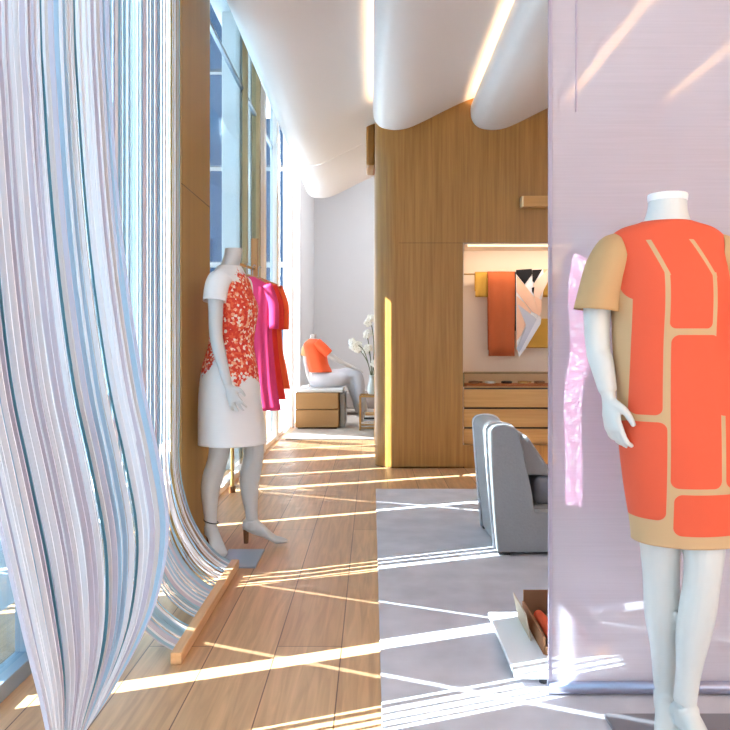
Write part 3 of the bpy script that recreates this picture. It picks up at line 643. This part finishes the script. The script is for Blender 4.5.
def seated_mannequin():
    """sits on the ottoman at the far end, legs to the right"""
    Y = 10.75; c = at(313, 388, Y); zs = 0.575
    e = empty('mannequin', (c.x,Y,zs), 'seated headless mannequin in an orange top and pale trousers on the tan ottoman', 'mannequin')
    def L(px,py,dy=0): p = at(px,py,Y+dy); return (p.x-c.x, dy, p.z-zs)
    mb = MB()
    def ring(px,py,a,b2,dy=0):
        q = L(px,py,dy); return ((q[0],q[1],q[2]),(a,0,0),(0,b2,0))
    fl = [ring(322,385,0.10,0.14),ring(319,378,0.13,0.15),ring(317,366,0.10,0.12),ring(315,354,0.115,0.14),ring(313,345,0.10,0.16),ring(313,341,0.06,0.10),ring(313,338,0.045,0.045),ring(314,334,0.042,0.042)]
    mb.loft([(f[0:3],f[3:6],f[6:9]) for f in crom([tuple(a)+tuple(u)+tuple(v) for a,u,v in fl], 3)], 20)
    def T(pts, **k): mb.tube([tuple(L(p[0],p[1],p[3]))+(p[2],) for p in pts], n=14, k=4, **k)
    T([(308,345,0.05,0.12),(306,355,0.042,0.15),(308,372,0.034,0.13),(311,383,0.026,0.1)])
    hand(mb, L(311,384,0.1), (-0.9,0,-0.5), (0.0,0,-1), (0,-1,0), 0.9, 0.1)
    T([(320,345,0.05,-0.14),(327,353,0.042,-0.17),(341,362,0.033,-0.15),(354,368,0.024,-0.08)])
    hand(mb, L(355,368.5,-0.08), (1,0.1,-0.35), (0,0,-1), (0,1,0), 0.9, 0.3)
    T([(320,380,0.09,0.08),(338,377,0.078,0.06),(352,374,0.06,0.0),(358,376,0.055,-0.02),(361,390,0.052,-0.03),(364,404,0.042,-0.04),(366,412,0.032,-0.05)])
    T([(320,382,0.09,-0.08),(338,381,0.078,-0.05),(349,381,0.06,0.04),(353,386,0.055,0.06),(356,400,0.05,0.08),(361,415,0.036,0.09),(363,422,0.03,0.09)])
    fuse(mb, 'body', M['body2'], e, 0.009, 2)
    mb = MB()
    fl = [ring(321,372,0.16,0.19),ring(318,364,0.145,0.165),ring(316,354,0.145,0.17),ring(313,345,0.13,0.20),ring(313,341,0.085,0.13),ring(313,339,0.06,0.07)]
    mb.loft([(f[0:3],f[3:6],f[6:9]) for f in crom([tuple(a)+tuple(u)+tuple(v) for a,u,v in fl], 4)], 32, cap=False, fold=lambda t,a: 1+0.03*(1-t)*math.sin(8*a))
    mb.build('top', M['orange'], e, smooth=True, solid=0.004)['label'] = 'orange top'
    for s,pts in ((0,[(312,343,0.07,0.10),(307,348,0.068,0.15),(305,356,0.062,0.16)]),(1,[(317,343,0.07,-0.13),(324,349,0.066,-0.17),(329,354,0.062,-0.17)])):
        MB().tube([tuple(L(p[0],p[1],p[3]))+(p[2],) for p in pts], n=16, k=4, cap=False).build('sleeve', M['tan'] if s == 0 else M['orange'], e, smooth=True, solid=0.004)
    mb = MB()
    T2 = lambda pts: mb.tube([tuple(L(p[0],p[1],p[3]))+(p[2],) for p in pts], n=20, k=4)
    T2([(312,379,0.11,0.04),(322,378,0.13,0.05),(338,376,0.10,0.06),(352,373,0.078,0.0),(358,376,0.07,-0.02),(360,386,0.068,-0.02),(360,396,0.062,-0.03),(361,403,0.06,-0.04)])
    T2([(312,379,0.11,-0.04),(322,380,0.13,-0.06),(338,380,0.10,-0.05),(349,380,0.08,0.04),(353,388,0.075,0.06),(357,400,0.07,0.08),(360,412,0.066,0.09)])
    fuse(mb, 'trousers', M['trouser'], e, 0.012, 2)['label'] = 'pale grey trousers'
seated_mannequin()

# ---------------------------------------------------------------- ottoman, side table, flowers at the far end
o = empty('ottoman', (-0.73,10.7,0.012), 'square tan leather ottoman under the seated mannequin', 'ottoman')
MB().box((-0.31,-0.4,0.02),(0.28,0.5,0.26)).build('lower_block', M['leather'], o, bevel=0.012)
MB().box((-0.31,-0.4,0.268),(0.28,0.5,0.49)).build('upper_block', M['leather'], o, bevel=0.012)
MB().box((-0.30,-0.39,0.492),(0.34,0.52,0.545)).build('seat_pad', M['cushion'], o, bevel=0.02)
MB().box((-0.28,-0.37,0.0),(0.25,0.47,0.02)).build('plinth', M['dark'], o)
MB().box((0.29,-0.33,0.02),(0.36,0.5,0.47)).build('side_block', mat('grey_leather',(140,138,136),0.6), o, bevel=0.01)['label'] = 'grey side block'
o = empty('bench', (-0.18,12.6,0.012), 'low taupe bench against the far wall behind the seated mannequin', 'bench')
MB().box((-0.7,-0.25,0.1),(0.9,0.35,0.36)).build('seat', mat('taupe_seat',(150,142,138),0.8), o, bevel=0.03)
for sx in (-0.6,0.8):
    for sy in (-0.18,0.28): MB().tube([(sx,sy,0),(sx,sy,0.11)],0.02,8).build('leg', M['dark'], o)
Yt = 10.35
o = empty('side_table', (0.02,Yt,0.012), 'brass framed glass side table beside the oak partition', 'table')
fr = MB()
for a,b2 in (((-0.18,-0.2),(-0.18,0.2)),((0.18,-0.2),(0.18,0.2)),((-0.18,-0.2),(0.18,-0.2)),((-0.18,0.2),(0.18,0.2))):
    for z in (0.03,0.45): fr.tube([(a[0],a[1],z),(b2[0],b2[1],z)],0.011,6)
fr.build('frame', M['brass'], o)
for sx in (-0.18,0.18):
    for sy in (-0.2,0.2): MB().tube([(sx,sy,0),(sx,sy,0.46)],0.012,6).build('leg', M['brass'], o)
MB().box((-0.18,-0.2,0.455),(0.18,0.2,0.467)).build('table_top', M['caseglass'], o)
MB().box((-0.17,-0.19,0.10),(0.17,0.19,0.112)).build('lower_shelf', M['caseglass'], o)
for i in range(4):
    o2 = MB().box((-0.12+0.01*i,Yt-0.12,0.124+0.026*i),(0.11+0.012*i,Yt+0.12,0.148+0.026*i)).build('magazine', [M['cushion'],M['blackm'],M['table'],M['tan']][i], None, bevel=0.002)
    tag(o2, ['grey','black','glossy white','tan topmost'][i]+' magazine in the pile under the glass side table', 'magazine', 'magazines under the side table')
v = empty('flower_vase', (0.0,Yt,0.48), 'glass vase of white orchids on the brass side table', 'vase')
MB().ell([(0,0,0,0.05,0.05),(0.05,0,0,0.065,0.065),(0.14,0,0,0.05,0.05),(0.22,0,0,0.035,0.035),(0.26,0,0,0.045,0.045)], n=20).build('vase_body', mat('pale_glazed_vase',(214,226,228),0.15), v, smooth=True)
def fl_at(px,py,dy): p = at(px,py,Yt+dy); return (p.x, dy, p.z-0.492)
rnd = random.Random(3)
for tip,mid in (((352,342),(364,350)),((367,334),(370,352)),((369,350),(371,362)),((371,320),(374,345)),((358,347),(367,360)),((373,365),(374,372))):
    a = fl_at(*tip,rnd.uniform(-0.05,0.05)); b2 = fl_at(*mid,0)
    st = MB().tube([(0,0,0.2),b2,a],0.006,6,k=6).build('stem', M['stem'], v, smooth=True)
    for q in range(3):
        mb = MB(); cx,cy,cz = a[0]+rnd.uniform(-0.05,0.05), a[1]+rnd.uniform(-0.03,0.03), a[2]+rnd.uniform(-0.05,0.05)
        for s in range(5):
            an = 2*math.pi*s/5+q; mb.ico((cx+0.032*math.cos(an),cy-0.01,cz+0.032*math.sin(an)),0.026,(1,0.35,1))
        mb.ico((cx,cy-0.02,cz),0.012); mb.build('blossom', M['petal'], v, smooth=True)

for yy in (11.6, 13.0):  # added fill lights that brighten the dark far end
    pl = empty('added_fill_light', (1.3,yy,4.88), 'added square fill light over the far alcove, %s the seated mannequin' % ('right of' if yy < 12 else 'well behind'), 'light')
    MB().box((-0.45,-0.45,0),(0.45,0.45,0.02)).build('frame', M['ceil'], pl)
    MB().box((-0.42,-0.42,-0.012),(0.42,0.42,0)).build('fill_glow', emis('fill_light_glow_%d' % int(yy), (246,250,255), 26.0), pl)
# ---------------------------------------------------------------- garment rack with clothes
rk = empty('garment_rack', (-1.0,6.2,0), 'wooden garment rack by the windows holding pink and red clothes', 'garment rack')
MB().box((-0.032,0.28,0.0),(0.024,0.34,2.06)).build('post', M['rackwood'], rk, bevel=0.004)
MB().tube([(-0.09,-0.27,0.02),(-0.09,-0.27,1.86)],0.014,10).build('post', M['brass'], rk)
MB().tube([(-0.09,-0.27,0.0),(-0.09,-0.27,0.05)],0.026,10).build('foot', M['brown'], rk)
MB().tube([(-0.09,-0.27,1.80),(-0.004,0.30,1.80)],0.012,10).build('rail', M['brass'], rk)
def garment(name, m, y, x, z0, label, cat, w=0.21, ph=0, flare=1.15):
    e = empty(name, (x,y,0), label, cat)
    zt = 1.70
    rows = [(zt,0,0,0.06,0.03),(zt-0.02,0,0,0.10,0.035),(zt-0.06,0,0,w-0.03,0.045),(zt-0.11,0,0,w,0.05),(zt-0.35,0,0,w*0.92,0.046),(zt-0.6,0,0,w*0.98,0.047),(z0+0.2,0,0,w*flare*0.95,0.048),(z0,0.02,0,w*flare,0.05)]
    MB().ell(rows, n=64, k=4, cap=False, fold=lambda t,a: 1+0.10*t*math.sin(11*a+ph)+0.04*t*math.sin(5*a)).build('cloth', m, e, smooth=True, solid=0.004)
    for s in (-1,1): MB().tube([(s*(w-0.05),0,zt-0.07,0.05),(s*(w+0.01),0,zt-0.22,0.045),(s*(w+0.015),0,zt-0.42,0.04)], n=12, k=4, flat=0.8, cap=False).build('sleeve', m, e, smooth=True, solid=0.003)
    h = empty('clothes_hanger', (x,y,0), 'wooden hanger holding the '+label.split(' hanging')[0], 'hanger')
    MB().tube([(-w+0.04,0,zt-0.045,0.008),(-0.05,0,zt-0.005,0.011),(0,0,zt+0.012,0.012),(0.05,0,zt-0.005,0.011),(w-0.04,0,zt-0.045,0.008)], n=8, k=3).build('hanger_bar', M['rackwood'], h, smooth=True)
    MB().tube([(0,0,zt+0.01),(0,0,1.79),(0.012,0,1.812),(0.024,0,1.80)],0.0025,6,k=3).build('hook', M['steel'], h, smooth=True)
garment('dress', M['pink'], 6.15, -1.012, 0.62, 'hot pink dress hanging nearest on the garment rack', 'dress', 0.20, 0.4)
garment('dress', M['red'], 6.28, -0.985, 0.70, 'scarlet dress hanging second on the garment rack', 'dress', 0.20, 1.7)
garment('dress', M['vermil'], 6.41, -0.957, 0.78, 'orange-red dress hanging farthest on the garment rack', 'dress', 0.20, 2.9)

# ---------------------------------------------------------------- niche: cabinet, jewellery, scarves
cb = empty('display_cabinet', (1.7,YW+0.26,ZN0), 'oak display cabinet with glass top case set in the niche', 'cabinet')
x0, x1 = -0.848, 0.845
MB().box((x0,-0.22,0),(x1,0.235,0.545)).build('body', M['oakx'], cb)
for i,(za,zb) in enumerate(((0.02,0.15),(0.168,0.335),(0.353,0.52))):
    for j in range(1):
        d = MB().box((x0+0.004,-0.245,za),(x1-0.004,-0.222,zb)).build('drawer', M['oakx'], cb, bevel=0.003)
        MB().box((x0+0.004,-0.236,zb),(x1-0.004,-0.2215,zb+0.014)).build('finger_groove', M['dark'], d)
MB().box((x0+0.01,-0.235,0.548),(x0+0.016,0.22,0.665)).box((x1-0.016,-0.235,0.548),(x1-0.01,0.22,0.665)).box((x0+0.01,-0.24,0.548),(x1-0.01,-0.234,0.665)).build('glass_side', M['caseglass'], cb)
MB().box((x0+0.004,-0.244,0.662),(x1-0.004,0.235,0.672)).build('glass_top', M['caseglass'], cb)
fr = MB()
fr.box((x0,-0.248,0.545),(x0+0.010,-0.238,0.676)).box((x1-0.010,-0.248,0.545),(x1,-0.238,0.676)).box((x0,-0.248,0.668),(x1,-0.238,0.678))
fr.build('case_frame', mat('dark_bronze',(104,92,58),0.4,0.6), cb)
MB().box((x0+0.03,-0.22,0.546),(x1-0.03,0.22,0.556)).build('tray_lining', mat('rust_felt',(190,116,74),0.9), cb)
rnd = random.Random(11)
for i in range(9):
    xx = 0.96+0.155*i; mm = [M['brown'],M['cushion'],M['blackm'],M['brass']][i%4]
    mb = MB(); mb.tube([(xx+0.042*math.cos(a), 7.17+0.05*math.sin(a), ZN0+0.566+0.018) for a in [2*math.pi*k/16 for k in range(17)]], 0.011, 8)
    mb.tube([(xx+0.03*math.cos(a)+0.055, 7.21+0.03*math.sin(a), ZN0+0.584) for a in [2*math.pi*k/12 for k in range(13)]], 0.007, 6) if i % 3 == 0 else None
    ob = mb.build('bracelet', mm, None, smooth=True); ob['group'] = 'bracelets in the glass case'
    pos = ['first','second','third','fourth','fifth','sixth','seventh','eighth','ninth'][i]
    tag(ob, '%s bracelet in the glass case, %s from its left end' % (['brown','silvery white','black','brass'][i%4], pos), 'bracelet')
rod = empty('scarf_rod', (1.7,YW+0.36,1.845), 'thin brass rod across the niche carrying the scarves', 'rod')
MB().tube([(-0.835,0,0),(0.835,0,0)],0.008,10).build('bar', M['brass'], rod)
def scarf(name, m, px0, px1, ztop, zbot, y, label, slant=0.0, k=24):
    w0 = (px0-372)*(YW+0.35)/F; w1 = (px1-372)*(YW+0.35)/F; cx = (w0+w1)/2; hw = (w1-w0)/2
    vs = []; fs = []; ny = 14; zt = 1.855
    rows = [(0.022, zbot+0.06-zt)]+[(0.022, (zbot+0.1-zt)*(1-t/5)) for t in range(1,5)]+[(0.014,0.0),(0.0,0.011),(-0.016,0.0)]+[(-0.026, (zbot-zt)*t/8) for t in range(1,9)]
    for i,(dy,dz) in enumerate(rows):
        for j in range(k+1):
            s = j/k*2-1; sh = slant*max(0,-dz)
            vs.append((s*hw*(1-0.05*max(0,-dz))+sh, dy*(1+0.0)+0.006*math.sin(6*s+2*i*0.1)*min(1,max(0,-dz)*6), dz))
    for i in range(len(rows)-1):
        for j in range(k): fs.append((i*(k+1)+j, i*(k+1)+j+1, (i+1)*(k+1)+j+1, (i+1)*(k+1)+j))
    o = MB().add(vs, fs).build(name, m, None, smooth=True, solid=0.003); o.location = (cx, YW+0.36+y, zt)
    return tag(o, label, 'scarf', 'scarves on the niche rod')
zof = lambda py: H+(345-py)*(YW+0.33)/F
scarf('scarf', M['mustard'], 475, 489.5, 0, zof(297), -0.0, 'short mustard scarf at the left end of the niche rod')
scarf('scarf', M['rust'], 487, 514, 0, zof(356), -0.045, 'long rust orange scarf hanging in the niche')
scarf('scarf', M['navy'], 511.5, 518, 0, zof(331), -0.012, 'narrow black scarf between the rust and the patterned one')
def geo_mat():
    m, n, l, b = newmat('geometric_scarf'); tc = n.new('ShaderNodeTexCoord')
    mp = n.new('ShaderNodeMapping'); mp.inputs['Rotation'].default_value = (0,0.62,0); mp.inputs['Scale'].default_value = (7.5,0.01,1.1); l.new(tc.outputs['Object'], mp.inputs[0])
    vo = n.new('ShaderNodeTexWhiteNoise'); vo.noise_dimensions = '1D'; sp = n.new('ShaderNodeSeparateXYZ'); l.new(mp.outputs[0], sp.inputs[0])
    mu = n.new('ShaderNodeMath'); mu.operation='MULTIPLY'; mu.inputs[1].default_value=3.0; l.new(sp.outputs['X'], mu.inputs[0])
    fl = n.new('ShaderNodeMath'); fl.operation='FLOOR'; l.new(mu.outputs[0], fl.inputs[0]); l.new(fl.outputs[0], vo.inputs['W'])
    cr = n.new('ShaderNodeValToRGB'); cr.color_ramp.interpolation='CONSTANT'; e = cr.color_ramp.elements
    e[0].position=0; e[0].color=lin((242,238,238)); e[1].position=0.3; e[1].color=lin((240,196,168))
    for p,c in ((0.55,(228,222,226)),(0.75,(236,178,140)),(0.9,(205,205,215))): x=e.new(p); x.color=lin(c)
    l.new(vo.outputs['Value'], cr.inputs[0]); l.new(cr.outputs[0], b.inputs['Base Color']); b.inputs['Roughness'].default_value=0.6
    return m
YS = YW+0.29; g = empty('scarf', (at(532,269,YS).x,YS,1.86), 'patterned peach, white and black scarf knotted to a point over the niche rod', 'scarf', 'scarves on the niche rod')
def lp(px,py,d=0): p = at(px,py,YS); return (p.x-g.location.x, d, p.z-1.86)
def sheet(pts, m, name, th=0.012):
    n = len(pts); vs = [lp(*p,-th/2) for p in pts]+[lp(*p,th/2) for p in pts]
    return MB().add(vs, [tuple(range(n)), tuple(range(2*n-1,n-1,-1))]+[(i,(i+1)%n,n+(i+1)%n,n+i) for i in range(n)]).build(name, m, g, bevel=0.003)
gm = geo_mat()
sheet([(516,270),(549,269),(541,300),(540,318),(519,357),(516,350)], gm, 'cloth')
def sheet2(pts, m, name, off=-0.014, th=0.012):
    n = len(pts); vs = [lp(*p,off) for p in pts]+[lp(*p,off+th) for p in pts]
    return MB().add(vs, [tuple(range(n)), tuple(range(2*n-1,n-1,-1))]+[(i,(i+1)%n,n+(i+1)%n,n+i) for i in range(n)]).build(name, m, g)
sheet2([(516,270),(531.5,269),(532,274),(524.5,284.5),(516,274)], M['navy'], 'border_fold')['label'] = 'black corner'
sheet2([(532,270),(542,269.5),(534,283),(532.3,281)], M['navy'], 'border_fold')['label'] = 'black corner'
sheet2([(533,284),(549,268),(551,275),(538,300),(534,302)], mat('peach_fold',(240,206,184),0.6), 'fold', -0.02, 0.01)
pale = mat('pale_fold',(226,224,230),0.6); peach = mat('peach_stripe',(238,190,160),0.6); lil = mat('grey_lilac_stripe',(190,192,206),0.6)
sheet2([(516.5,276),(521,281),(539,304),(540,316),(532,312),(516.5,292)], peach, 'stripe', -0.017, 0.008)
sheet2([(516.5,296),(524,303),(531,312),(521,335),(516.5,341)], peach, 'stripe', -0.016, 0.008)
sheet2([(517,304),(534,317),(538,322),(530,335),(519,352),(516,349),(526,326)], lil, 'stripe', -0.019, 0.008)
sheet2([(538,316),(541,318),(540,324),(524,350),(520,355),(521,349)], pale, 'stripe', -0.021, 0.008)
sheet2([(534,296),(541,300),(541,312),(538,316)], peach, 'stripe', -0.021, 0.008)
sheet2([(531.5,288),(534,287),(533,294),(531.8,292)], M['navy'], 'stripe', -0.023, 0.008)
scarf('scarf', M['mustard'], 543, 575, 0, zof(297), 0.02, 'mustard scarf at the right end of the niche rod')
o = MB().box((0,0,0),(0.42,0.1,0.29)).build('folded_scarf', M['mustard'], None, bevel=0.01); o.location = (at(523,348,YW+0.4).x, YW+0.395, zof(348)); tag(o, 'mustard cloth panel mounted low on the niche back wall', 'scarf')
MB().box((XN0+0.05,YW+0.03,ZN1-0.03),(XN1-0.05,YW+0.05,ZN1-0.014)).build('niche_light', M['niche_led']); tag(bpy.context.scene.objects['niche_light'], 'slim warm light strip along the top of the niche', 'light')
ld = bpy.data.lights.new('niche_lamp','AREA'); ld.shape='RECTANGLE'; ld.size=1.5; ld.size_y=0.05; ld.energy=5; ld.color=(1,0.80,0.60)
lo = bpy.data.objects.new('niche_lamp', ld); COL.objects.link(lo); lo.location=((XN0+XN1)/2, YW+0.1, ZN1-0.04); lo.rotation_euler=(math.radians(25),0,0)
o = empty('wall_light_box', (1.75,YW-0.05,2.475), 'slim wooden box light high on the oak wall above the niche', 'light')
MB().box((-0.352,-0.05,-0.05),(0.36,0.05,0.05)).build('wood_case', M['oakx'], o, bevel=0.003)
MB().box((-0.368,-0.048,-0.048),(-0.353,0.048,0.048)).build('end_cap', mat('pale_brass_cap',(226,204,164),0.3,0.4), o)

# ---------------------------------------------------------------- armchair
ch = empty('armchair', (1.0,4.45,0.010), 'grey upholstered armchair seen from its side on the grey rug', 'armchair')
oxc, oyc = 1.0, 4.45
prof = crom([(0.68,0.02),(0.655,0.3),(0.632,0.62),(0.638,0.685),(0.68,0.705),(0.735,0.705),(0.785,0.68),(0.812,0.60),(0.835,0.48),(0.868,0.32),(0.880,0.245),(0.93,0.236),(1.2,0.236),(1.50,0.236)], 3)
poly = [(x-oxc,z) for x,z in prof]+[(1.53-oxc,0.20),(1.53-oxc,0.02)]
MB().prism(poly,'Y',4.10-oyc,4.20-oyc).build('side_panel', M['sofa'], ch, bevel=0.018, seg=3)
MB().prism(poly,'Y',4.70-oyc,4.80-oyc).build('side_panel', M['sofa'], ch, bevel=0.018, seg=3)
bk = [(x-oxc,z*0.99) for x,z in prof if x < 0.84 and z > 0.5 or x < 0.70]
bk = [(0.682,0.02),(0.645,0.40),(0.622,0.66),(0.634,0.70),(0.68,0.712),(0.74,0.705),(0.78,0.68),(0.84,0.40),(0.86,0.06)]
MB().prism([(x-oxc,z) for x,z in bk],'Y',4.206-oyc,4.694-oyc).build('backrest', M['sofa'], ch, bevel=0.02, seg=3)
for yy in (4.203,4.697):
    MB().tube([(x-oxc-0.004,yy-oyc,z+0.002) for x,z in prof[:27]],0.007,8).build('edge_highlight', M['edge_highlight'], ch, smooth=True)  # pale tubes stand in for highlights caught by the rounded edges
MB().box((0.87-oxc,4.21-oyc,0.05),(1.52-oxc,4.69-oyc,0.25)).build('seat_base', M['sofa'], ch, bevel=0.02)
MB().box((0.90-oxc,4.21-oyc,0.252),(1.54-oxc,4.69-oyc,0.41)).build('seat_cushion', mat('charcoal_cushion',(122,124,132),0.95,noise=0.06,nscale=60), ch, bevel=0.04, seg=4)
MB().prism([(0.845-oxc,0.415),(0.80-oxc,0.66),(0.86-oxc,0.64),(0.99-oxc,0.45),(1.0-oxc,0.415)],'Y',4.215-oyc,4.685-oyc).build('back_cushion', M['sofa'], ch, bevel=0.02)
for sx in (0.72,1.46):
    for sy in (4.15,4.74): MB().box((sx-0.03-oxc,sy-0.025-oyc,0),(sx+0.03-oxc,sy+0.025-oyc,0.021)).build('foot', M['blackm'], ch)

# ---------------------------------------------------------------- scrim screen, platform, open box
sc = empty('scrim_screen', (1.0,2.48,0.010), 'tall lilac translucent woven screen behind the orange-panelled dress', 'screen')
MB().box((-0.415,-0.002,0.03),(0.98,0.002,3.15)).build('fabric', M['scrim'], sc)
MB().box((-0.425,-0.004,0.03),(-0.413,0.004,3.15)).build('hem', M['scrimhem'], sc)
MB().box((-0.337,-0.0035,1.9),(-0.331,0.0035,3.15)).build('hem', M['scrimhem'], sc)
MB().tube([(-0.425,0,0.024),(0.98,0,0.024)],0.021,14).build('bottom_tube', M['alu'], sc, smooth=True)
MB().box((-0.425,-0.015,3.13),(0.98,0.015,3.16)).build('top_rail', M['alu'], sc)
for xx in (-0.3,0.8): MB().tube([(xx,0,3.15),(xx,0,3.6)],0.004,6).build('hanger_rod', M['alu'], sc)
pf = empty('low_platform', (0.9,2.85,0.010), 'low gloss white platform behind the scrim on the grey rug', 'platform')
MB().box((-0.425,-0.325,0.028),(0.55,0.26,0.048)).build('top', M['table'], pf, bevel=0.004)
for sx in (-0.32,0.45):
    for sy in (-0.28,0.2): MB().tube([(sx,sy,0),(sx,sy,0.029)],0.015,8).build('foot', M['blackm'], pf)
bx = empty('open_box', (0.78,2.86,0.058), 'open brown card box of orange scarves on the white platform', 'box')
MB().box((-0.17,-0.18,0),(0.06,0.20,0.006)).build('bottom', M['card'], bx)
MB().box((-0.175,-0.18,0),(-0.168,0.20,0.062)).build('side', M['card'], bx)
MB().box((0.060,-0.18,0),(0.067,0.20,0.062)).build('side', M['card'], bx)
MB().box((-0.17,-0.187,0),(0.06,-0.18,0.03)).build('front', M['card'], bx)
MB().prism([(-0.17,0.0),(0.06,0.0),(0.06,0.105),(-0.17,0.105)],'Y',0.20,0.207).build('lid_flap', mat('dark_brown_card',(140,94,62),0.8), bx)
for i in range(3):
    o = MB().tube([(0.655+0.055*i,2.72+0.02*(i%2),0.088,0.019),(0.66+0.055*i,2.84,0.092,0.023),(0.655+0.055*i,2.99,0.09,0.019)], n=12, k=3).build('rolled_scarf', [M['orange'],M['cushion'],M['red']][i], None, smooth=True)
    tag(o, '%s rolled scarf in the open box, %s from its left side' % (['orange','pale grey','scarlet'][i], ['first','second','third'][i]), 'scarf', 'rolled scarves in the open box')
o = MB().prism([(-0.05,0.0),(-0.046,0.0),(-0.066,0.10),(-0.07,0.10)],'Y',-0.10,0.14).build('paper_leaf', mat('beige_paper',(206,186,160),0.8), None); o.location = (0.634,2.90,0.060); tag(o, 'thin beige paper leaf leaning against the open box', 'paper')
def crumple():
    rnd = random.Random(5); vs = []; fs = []; n = 12
    for i in range(n+1):
        for j in range(n+1):
            x = i/n-0.5; y = j/n-0.5; vs.append((x*0.17, y*0.12, 0.006+0.055*max(0,1-4*(x*x+y*y))*(0.5+rnd.random()*0.6)))
    for i in range(n):
        for j in range(n): fs.append((i*(n+1)+j,(i+1)*(n+1)+j,(i+1)*(n+1)+j+1,i*(n+1)+j+1))
    o = MB().add(vs, fs).build('tissue_paper', M['table'], None, solid=0.003); o.location = (1.0+0.06,2.66,0.0585); tag(o, 'crumpled white tissue paper on the low white platform', 'paper')
crumple()
